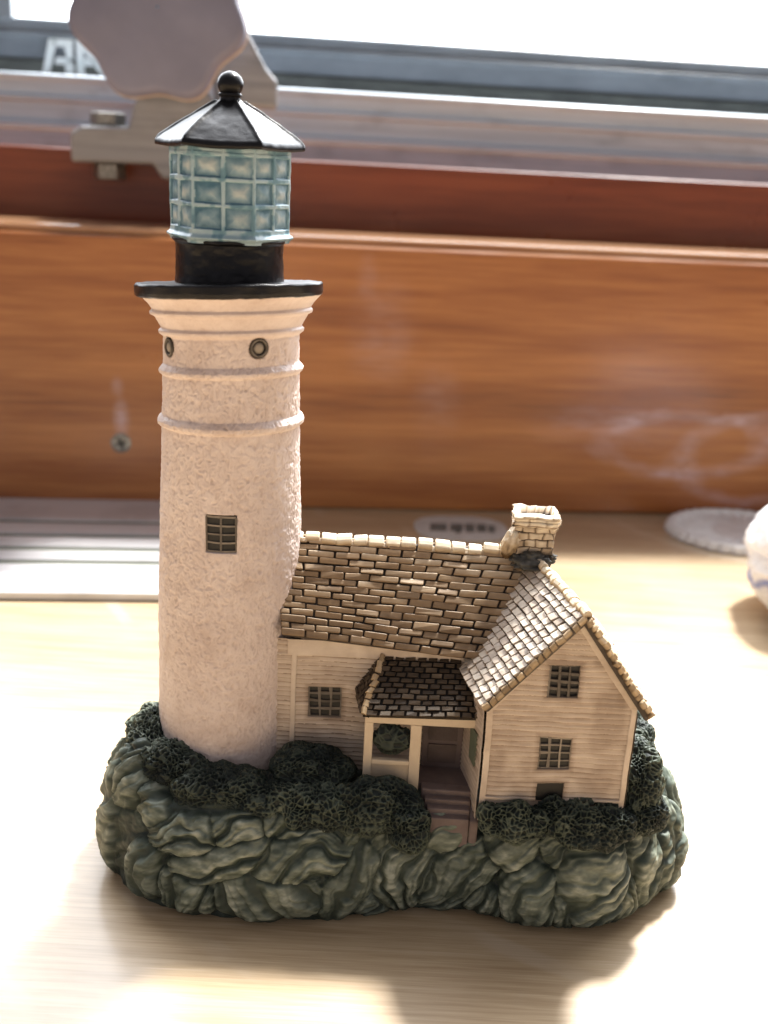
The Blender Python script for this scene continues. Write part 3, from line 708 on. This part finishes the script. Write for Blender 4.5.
def board_mat(name, dk, md, lt, smear_refl):
    m, c = wood(name, dk, md, lt, .34, .22 if smear_refl else .1, (.22, 4.5, 4.5), 1.0)
    if smear_refl:
        # dried wipe marks: bands around two ellipses; mid-board blobs and the streak above the screw are painted reflections, in board coordinates
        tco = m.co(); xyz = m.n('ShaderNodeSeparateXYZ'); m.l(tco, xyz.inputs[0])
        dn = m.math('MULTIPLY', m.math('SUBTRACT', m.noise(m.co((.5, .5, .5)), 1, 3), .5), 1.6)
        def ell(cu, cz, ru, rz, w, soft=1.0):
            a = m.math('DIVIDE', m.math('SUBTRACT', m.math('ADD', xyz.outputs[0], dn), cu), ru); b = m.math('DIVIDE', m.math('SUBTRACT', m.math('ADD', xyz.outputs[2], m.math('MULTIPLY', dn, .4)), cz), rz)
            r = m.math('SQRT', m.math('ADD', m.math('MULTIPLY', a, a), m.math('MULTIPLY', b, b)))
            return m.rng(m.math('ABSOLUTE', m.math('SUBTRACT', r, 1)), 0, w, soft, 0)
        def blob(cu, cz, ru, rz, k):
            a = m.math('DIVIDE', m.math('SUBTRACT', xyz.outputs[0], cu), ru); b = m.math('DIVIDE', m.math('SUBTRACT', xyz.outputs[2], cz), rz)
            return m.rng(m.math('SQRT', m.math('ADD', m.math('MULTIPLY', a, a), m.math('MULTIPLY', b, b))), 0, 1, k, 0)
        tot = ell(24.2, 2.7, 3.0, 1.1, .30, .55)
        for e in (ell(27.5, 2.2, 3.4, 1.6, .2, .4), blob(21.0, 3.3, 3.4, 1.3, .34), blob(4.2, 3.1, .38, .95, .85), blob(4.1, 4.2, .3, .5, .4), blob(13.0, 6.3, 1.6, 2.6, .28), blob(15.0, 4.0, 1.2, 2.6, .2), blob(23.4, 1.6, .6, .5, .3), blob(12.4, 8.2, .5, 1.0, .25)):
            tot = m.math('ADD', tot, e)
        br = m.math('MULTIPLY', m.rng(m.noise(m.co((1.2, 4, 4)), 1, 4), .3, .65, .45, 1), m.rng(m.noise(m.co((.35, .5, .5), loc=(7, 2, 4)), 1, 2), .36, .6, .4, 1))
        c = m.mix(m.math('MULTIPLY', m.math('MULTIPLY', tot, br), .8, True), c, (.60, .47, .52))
    m.col(c); return m.m
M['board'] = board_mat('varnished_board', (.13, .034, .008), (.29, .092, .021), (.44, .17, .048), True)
M['redboard'] = board_mat('mahogany_board', (.08, .014, .004), (.17, .036, .011), (.26, .066, .022), False)

# tabletop
mb = MB(); mb.hexa([(-60, -45, -3), (160, -45, -3), (160, 40, -3), (-60, 40, -3), (-60, -45, 0), (160, -45, 0), (160, 40, 0), (-60, 40, 0)])
tag(mb.build('tabletop', M['table']), kind='structure')

# front board with screw
BO = tag(bframe('wooden_board'), 'varnished brown wooden board with wipe marks, painted reflections and a screw, upright behind the figurine', 'wooden board')
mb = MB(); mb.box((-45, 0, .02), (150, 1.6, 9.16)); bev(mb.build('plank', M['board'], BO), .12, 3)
mm = Mat('screw_steel'); mm.set(Metallic=.9, Roughness=.38).col(mm.ramp(mm.noise(mm.co(), 9, 3), [(.3, (.16, .15, .13)), (.7, (.42, .40, .36))])); M['steel'] = mm.m
prof = [(.02, -.03), (.25, -.03), (.33, -.015), (.37, .02)]
V = np.array([[(4.17 + r * math.cos(2 * math.pi * k / 40), dd, 2.25 + r * math.sin(2 * math.pi * k / 40)) for k in range(40)] for r, dd in prof])
SC = build('screw', V, grid_faces(4, 40, True), M['steel'], BO, True)
mb = MB()
for a in (.3, .3 + math.pi / 2):
    ca, sa_ = math.cos(a), math.sin(a)
    mb.prism([(-.2, -.05), (.2, -.05), (.2, .05), (-.2, .05)], lambda p, q, dd: np.array([4.17 + p * ca - q * sa_, dd, 2.25 + p * sa_ + q * ca]), -.036 - .002 * (a > 1), -.02)
mb.build('cross_slot', M['dark'], SC)
# thin strip lying along the top of the board
mm = Mat('strip_varnish'); mm.col(mm.ramp(mm.noise(mm.co((.2, 5, 5)), 1, 5), [(.35, (.34, .15, .06)), (.7, (.60, .36, .20))])).rough(.22).set(Coat_Weight=.8, Coat_Roughness=.12); M['strip'] = mm.m
ST = tag(bframe('wooden_strip'), 'thin glossy light wooden strip lying along the top edge of the brown board', 'wooden strip')
mb = MB(); mb.box((-45, .25, 9.165), (150, 3.2, 9.42)); bev(mb.build('strip', M['strip'], ST), .1, 3)
# mahogany board behind
RB = tag(bframe('mahogany_board'), 'dark red mahogany board below the aluminium window rail', 'wooden board')
mb = MB(); mb.box((-45, 5, 0.02), (150, 7, 11.75)); bev(mb.build('plank', M['redboard'], RB), .1, 2)

# aluminium window rail (profile in off, z)
def alu(name, a=(.50, .50, .52), b_=(.68, .68, .70), rough=.38, metal=.55):
    m = Mat(name); n_ = m.noise(m.co((.15, 5, 5)), 1, 5)
    c = m.ramp(n_, [(.3, a), (.7, b_)])
    d2 = m.noise(m.co((.5, .5, 1.2), loc=(3, 3, 3)), 1, 5)
    m.col(m.mix(m.rng(d2, .5, .75, 0, .4), c, m.mix(1.0, c, (.5, .5, .5), 'MULTIPLY')))
    m.rough(m.rng(n_, .3, .7, rough * .8, rough * 1.2)).set(Metallic=metal).bump(n_, .1, .01)
    return m.m
M['alu'] = alu('brushed_aluminium', (.42, .48, .55), (.58, .65, .73), .45, .1)
M['bracket'] = alu('bracket_metal', (.20, .20, .21), (.34, .335, .345), .5, .3)
M['alu2'] = alu('pale_aluminium', (.62, .62, .63), (.78, .78, .80), .35, .3)
def extrude(name, prof, u0, u1, mat, parent, n=1):
    mb = MB(); m = len(prof)
    V = [(u0, a, b_) for a, b_ in prof] + [(u1, a, b_) for a, b_ in prof]
    mb.add(V, [tuple(range(m)), tuple(range(m, 2 * m))[::-1]] + [(i, m + i, m + (i + 1) % m, (i + 1) % m) for i in range(m)])
    return mb.build(name, mat, parent)
AR = tag(bframe('window_rail'), 'dull grey aluminium window sill rail with long ridges running above the red board', 'window rail')
prof = [(7.8, 11.5), (7.8, 12.35), (7.6, 12.4), (7.6, 12.62), (7.9, 12.68), (7.9, 13.35), (7.72, 13.4), (7.72, 13.55), (7.95, 13.6), (7.95, 14.1), (7.85, 14.16), (7.85, 14.3), (8.1, 14.36), (11.6, 14.42), (11.6, 11.5)]
bev(extrude('rail_profile', prof, -45, 150, M['alu'], AR), .05, 2)

# window: dark bottom rail, post at the left, pane, printed letters
mm = Mat('window_dark_rail'); g = mm.noise(mm.co((.4, 1, 1)), 1, 4); xyz = mm.n('ShaderNodeSeparateXYZ'); mm.l(mm.co(), xyz.inputs[0])
mm.col(mm.ramp(g, [(.3, (.17, .20, .23)), (.7, (.25, .29, .33))])).rough(.35); M['drail'] = mm.m
mm = Mat('window_seal'); g = mm.noise(mm.co((.8, 2, 2)), 1, 5); mm.col(mm.ramp(g, [(.3, (.08, .09, .085)), (.7, (.14, .155, .14))])).rough(.7); M['seal'] = mm.m
WI = tag(bframe('window'), 'window with dark grey-green bottom rail and a bright overexposed pane above it', 'window')
bev(extrude('bottom_rail', [(12.2, 15.15), (12.2, 15.9), (12.05, 15.95), (12.05, 16.1), (12.3, 16.15), (12.3, 16.62), (12.45, 16.68), (13.2, 16.7), (13.2, 15.15)], -45, 150, M['drail'], WI), .05, 2)
bev(extrude('rubber_seal', [(11.9, 14.2), (11.9, 15.0), (12.2, 15.148), (13.2, 15.148), (13.2, 14.2)], -45, 150, M['seal'], WI), .05, 2)
mb = MB(); mb.box((-3.6, 12.1, 16.5), (-1.45, 13.1, 40)); bev(mb.build('window_post', M['drail'], WI), .08, 2)
mm = Mat('pane_glass'); mm.nt.nodes.remove(mm.b)
tr = mm.n('ShaderNodeBsdfTransparent'); gl = mm.n('ShaderNodeBsdfGlossy'); gl.inputs['Roughness'].default_value = .02
ms_ = mm.n('ShaderNodeMixShader'); fr = mm.n('ShaderNodeFresnel'); fr.inputs['IOR'].default_value = 1.45
mm.l(fr.outputs[0], ms_.inputs[0]); mm.l(tr.outputs[0], ms_.inputs[1]); mm.l(gl.outputs[0], ms_.inputs[2]); tr.inputs[0].default_value = (.95, .97, .97, 1)
mm.l(ms_.outputs[0], mm.nt.nodes['Material Output'].inputs['Surface']); M['glass'] = mm.m
mb = MB(); V = [(-45, 12.8, 16.6), (150, 12.8, 16.6), (150, 12.8, 42), (-45, 12.8, 42)]; mb.add(V, [(0, 1, 2, 3)]); mb.build('pane', M['glass'], WI)
mm = Mat('white_print'); mm.col(mm.ramp(mm.noise(mm.co(), 2, 3), [(.3, (.72, .80, .80)), (.7, (.84, .89, .89))])).rough(.6); M['print'] = mm.m
mb = MB(); f_ = lambda a, b_, dd: np.array([a, dd, b_]); d0, d1 = 11.86, 11.899
def pl_(*pts): mb.prism(pts, f_, d0, d1)
# two blocky letters with a line of small lettering below
pl_((-.30, 14.62), (.0, 14.62), (.36, 15.9), (.02, 15.9)); pl_((.02, 15.9), (.36, 15.9), (.95, 15.9), (.95, 15.62), (.25, 15.62)); pl_((.70, 15.0), (.95, 15.0), (.95, 15.62), (.62, 15.62)); pl_((.2, 14.95), (.95, 14.95), (.95, 15.22), (.28, 15.22)); pl_((.62, 14.55), (.95, 14.55), (.95, 14.95), (.62, 14.95))
pl_((1.08, 14.5), (1.40, 14.5), (1.36, 15.9), (1.08, 15.9)); pl_((1.36, 15.9), (1.62, 15.9), (2.45, 14.6), (2.05, 14.6), (1.38, 15.5)); pl_((1.40, 14.95), (1.9, 14.95), (1.7, 15.25), (1.40, 15.25))
for k_ in range(8): pl_((.45 + k_ * .24, 14.24), (.60 + k_ * .24, 14.24), (.62 + k_ * .24, 14.40), (.46 + k_ * .24, 14.40))
mb.build('lettering', M['print'], WI)

# clamp knob
KN = tag(bframe('window_clamp'), 'large scalloped grey metal knob on a bolted bracket at the window rail', 'window clamp')
mm = Mat('knob_metal'); n_ = mm.noise(mm.co(), .6, 3); mm.col(mm.ramp(n_, [(.3, (.165, .16, .215)), (.7, (.205, .20, .265))])).rough(.55).bump(n_, .08, .01); M['knob'] = mm.m
KC = (5.50, 16.12)
def korad(a): return 2.69 + .17 * math.cos(7 * (a + math.radians(14))) + .05 * math.sin(2 * a)
NK = 240
rows_ = []
for (k1, dd) in [(.02, 1.35), (.90, 1.35), (.955, 1.40), (.985, 1.52), (1.0, 1.70), (1.0, 2.2), (.96, 2.4), (.5, 2.5), (.3, 2.5)]:
    rows_.append([(KC[0] + k1 * korad(a) * math.cos(a), dd - .12 * (korad(a) * k1 * math.sin(a)) * 0, KC[1] + k1 * korad(a) * math.sin(a)) for a in np.linspace(0, 2 * math.pi, NK, endpoint=False)])
build('knob_disc', np.array(rows_), grid_faces(len(rows_), NK, True), M['knob'], KN, True)
mm = Mat('knob_rim'); mm.col(mm.ramp(mm.noise(mm.co(), 3, 3), [(.3, (.34, .25, .19)), (.7, (.52, .42, .34))])).rough(.4); M['rim'] = mm.m
rows_ = [[(KC[0] + (korad(a) + e) * math.cos(a), dd, KC[1] + (korad(a) + e) * math.sin(a)) for a in np.linspace(0, 2 * math.pi, NK, endpoint=False)] for e, dd in [(.005, 2.15), (.05, 2.2), (.06, 2.35), (-.02, 2.45)]]
build('knob_rim', np.array(rows_), grid_faces(4, NK, True), M['rim'], KN, True)
V = np.array([[(5.6 + r * math.cos(a) * .9, dd, 15.6 - .22 * (dd - 2.4) + r * math.sin(a)) for a in np.linspace(0, 2 * math.pi, 48, endpoint=False)] for r, dd in [(.9, 2.4), (.95, 3.2), (1.1, 4.6), (1.25, 6.4)]])
build('knob_stem', V, grid_faces(4, 48, True), M['bracket'], KN, True)
mb = MB()
mb.prism([(2.35, 11.32), (2.35, 12.25), (2.75, 12.5), (4.3, 12.55), (4.5, 13.3), (4.9, 13.9), (6.9, 13.9), (7.6, 12.9), (8.2, 12.4), (8.2, 11.4), (6.4, 11.4), (6.1, 10.9), (5.4, 10.9), (5.1, 11.36)], f_, 2.9, 5.0)
bev(mb.build('bracket', M['bracket'], KN), .12, 3)
mb = MB()
mb.prism([(7.4, 16.4), (8.0, 16.2), (8.5, 15.4), (8.9, 14.7), (9.3, 14.3), (9.3, 13.4), (7.2, 13.4), (7.0, 14.4), (7.2, 15.6)], f_, 3.6, 5.2)
bev(mb.build('bracket_arm', M['bracket'], KN), .15, 3)
for (u_, z0, z1, r) in ((3.5, 12.52, 12.98, .62), (3.5, 10.78, 11.33, .58)):
    mb = MB(); mb.prism([(r * math.cos(k * math.pi / 3), r * math.sin(k * math.pi / 3)) for k in range(6)], lambda a, b_, dd: np.array([u_ + a, 3.8 + b_, dd]), z0, z1)
    bev(mb.build('bolt', M['steel'], KN), .06, 2)

# ribbed aluminium plate on the tabletop
AP = tag(bframe('aluminium_track'), 'pale ribbed aluminium track plate lying on the tabletop left of the tower', 'track plate')
prof = [(-8.3, .0), (-8.36, .03), (-8.36, .23), (-8.28, .27)]
for g_ in (-6.05, -4.95, -3.75, -2.45): prof += [(g_ - .20, .24), (g_ - .17, .03), (g_ + .13, .03), (g_ + .17, .24)]
prof += [(-.9, .22), (-.02, .2), (-.02, 0)]
extrude('ribbed_plate', prof, -40, 8.3, M['alu2'], AP)
mm = Mat('groove_shade_paint'); mm.col(mm.ramp(mm.noise(mm.co((.3, 4, 4)), 1, 4), [(.3, (.11, .12, .085)), (.7, (.19, .20, .15))])).rough(.7); M['groove_shade'] = mm.m
for g_ in (-6.05, -4.95, -3.75, -2.45):
    mb = MB(); mb.box((-40, g_ - .16, .035), (8.29, g_ + .12, .19)); mb.build('groove_shade', M['groove_shade'], AP)  # dark strips added in the slots, standing in for the groove shade

# oval sticker
mm = Mat('sticker_paper'); mm.col(mm.ramp(mm.noise(mm.co(), 2, 4), [(.3, (.50, .48, .44)), (.7, (.62, .60, .56))])).rough(.5); M['paper'] = mm.m
mm = Mat('sticker_ink'); mm.col(mm.ramp(mm.noise(mm.co(), 3, 4), [(.35, (.09, .10, .09)), (.7, (.22, .23, .21))])).rough(.5); M['ink'] = mm.m
SK = tag(empty('sticker', (5.25, 17.7, .004), .1), 'pale oval paper sticker with dark blocky print on the tabletop behind the cottage roof', 'sticker')
mb = MB(); mb.prism([(1.62 * math.copysign(abs(math.cos(a)) ** .7, math.cos(a)), 1.25 * math.copysign(abs(math.sin(a)) ** .8, math.sin(a))) for a in np.linspace(0, 2 * math.pi, 60, endpoint=False)], lambda a, b_, dd: np.array([a, b_, dd]), 0, .02)
mb.build('paper', M['paper'], SK)
mb = MB()
for (x0, x1, y0, y1) in ((-1.12, -.55, -.35, .42), (-.42, .02, -.3, .42), (.1, .42, -.42, .45), (.5, .82, -.4, .42), (.88, 1.12, -.42, .3), (-.30, -.12, -.55, -.2)):
    mb.prism([(x0, y0), (x1, y0), (x1 + .12, y1), (x0 + .1, y1)], lambda a, b_, dd: np.array([a, b_, dd]), .0205, .026)
mb.build('print', M['ink'], SK)

# scalloped mat
mm = Mat('mat_white'); n_ = mm.noise(mm.co(), 3, 5); mm.col(mm.ramp(n_, [(.3, (.72, .70, .68)), (.7, (.86, .85, .84))])).rough(.7).bump(mm.noise(mm.co(), 8, 4), .4, .03); M['mat'] = mm.m
MT = tag(empty('scalloped_mat', (15.25, 18.55, 0)), 'small white ribbed mat with a scalloped rim lying flat against the wooden board', 'mat')
rs = np.linspace(.02, 1, 50)[:, None]; an = np.linspace(0, 2 * np.pi, 400, endpoint=False)[None]
sc_ = 1 + .05 * np.abs(np.sin(an * 19)) * sstep(.6, 1, rs)
xx = 2.62 * rs * np.cos(an) * sc_; yy = 2.15 * rs * np.sin(an) * sc_
hz_ = .16 + .05 * np.cos(an * 38) * sstep(.35, .6, rs) * (1 - sstep(.84, .88, rs)) + .14 * sstep(.84, .9, rs) - .26 * sstep(.965, 1, rs)
build('mat_body', np.stack([xx, yy, np.maximum(hz_, .01)], -1), grid_faces(50, 400, True), M['mat'], MT, True)

# white cloth bundle at the right edge
mm = Mat('white_cloth'); tco = mm.co(); xyz = mm.n('ShaderNodeSeparateXYZ'); mm.l(tco, xyz.inputs[0])
n_ = mm.noise(mm.co((1, 1, 1)), 2.2, 5)
w_ = mm.math('ADD', xyz.outputs[2], mm.math('MULTIPLY', xyz.outputs[0], -.75))
w_ = mm.math('ADD', w_, mm.math('MULTIPLY', mm.math('SUBTRACT', n_, .5), .35))
bl = mm.rng(mm.math('ABSOLUTE', mm.math('SUBTRACT', w_, 3.12)), .05, .22, 1, 0)
mm.col(mm.mix(mm.math('MULTIPLY', bl, .8), (.86, .86, .88), (.16, .22, .55))).rough(.85).set(Subsurface_Weight=.6, Subsurface_Scale=.02, Subsurface_Radius=(1, 1, 1))
wv = mm.n('ShaderNodeTexWave'); wv.inputs['Scale'].default_value = 5; wv.inputs['Distortion'].default_value = 2; mm.l(mm.co((1, .3, 1), rot=(0, .6, 0)), wv.inputs['Vector'])
mm.bump(mm.math('ADD', wv.outputs['Fac'], n_), .35, .05); M['cloth'] = mm.m
CB = empty('cloth_bundle', (15.72, 11.3, 0)); tag(CB, 'white crumpled cloth bundle with a blue stripe at the right edge of the picture', 'cloth')
ph = np.linspace(-1.56, 1.56, 150)[:, None]; tq = np.linspace(0, 2 * np.pi, 260, endpoint=False)[None]
d = np.stack([np.cos(ph) * np.cos(tq), np.cos(ph) * np.sin(tq), np.sin(ph) + 0 * tq], -1)
p = d * np.array([2.55, 2.3, 1.85])
wr = 1 - np.abs(fbm(p * np.array([.8, .8, 1.6]) + 30, 4, 110)) * 2
p = p + d * (.34 * wr + .30 * fbm(p * .5 + 3, 2, 111) + .03 * fbm(p * 5, 3, 112))[..., None]
p[..., 2] = np.maximum(p[..., 2] + 1.84, .02)
build('cloth_folds', p, grid_faces(150, 260, True), M['cloth'], CB, True)

# ------------------------------------------------------------------ light
w = bpy.data.worlds.new('World'); scene.world = w; w.use_nodes = True
nt = w.node_tree; bg = nt.nodes['Background']
tc = nt.nodes.new('ShaderNodeTexCoord'); sx_ = nt.nodes.new('ShaderNodeSeparateXYZ'); nt.links.new(tc.outputs['Generated'], sx_.inputs[0])
dt = nt.nodes.new('ShaderNodeVectorMath'); dt.operation = 'DOT_PRODUCT'; dt.inputs[1].default_value = (.05, .885, .463)
nt.links.new(tc.outputs['Generated'], dt.inputs[0])
mr = nt.nodes.new('ShaderNodeMapRange'); mr.interpolation_type = 'SMOOTHSTEP'; mr.inputs['From Min'].default_value = .58; mr.inputs['From Max'].default_value = .84
nt.links.new(dt.outputs['Value'], mr.inputs['Value'])
mx = nt.nodes.new('ShaderNodeMix'); mx.data_type = 'RGBA'
mx.inputs[6].default_value = (.355, .335, .355, 1)      # the room behind the camera
mx.inputs[7].default_value = (9.5, 9.7, 10.2, 1)      # daylight outside the window
nt.links.new(mr.outputs[0], mx.inputs[0]); nt.links.new(mx.outputs[2], bg.inputs['Color']); bg.inputs['Strength'].default_value = 1.0

AZ, EL = math.radians(26), math.radians(57)
sd = Vector((math.sin(AZ) * math.cos(EL), math.cos(AZ) * math.cos(EL), math.sin(EL)))
lp = bpy.data.lights.new('sunlight_lamp', 'SPOT'); lo = link(bpy.data.objects.new('sunlight_lamp', lp))
lo.location = sd * 4.0 + Vector((.04, 0, 0)); lo.rotation_euler = sd.to_track_quat('Z', 'Y').to_euler()
lp.energy = 11.0 * 4 * math.pi * 16 * 1.0; lp.spot_size = math.radians(24); lp.spot_blend = .2; lp.shadow_soft_size = .24; lp.color = (1, .97, .93)

scene.view_settings.view_transform = 'Standard'; scene.view_settings.look = 'None'; scene.view_settings.exposure = 0; scene.view_settings.gamma = 1
scene.render.engine = 'CYCLES'
scene.cycles.use_denoising = True
scene.cycles.max_bounces = 6
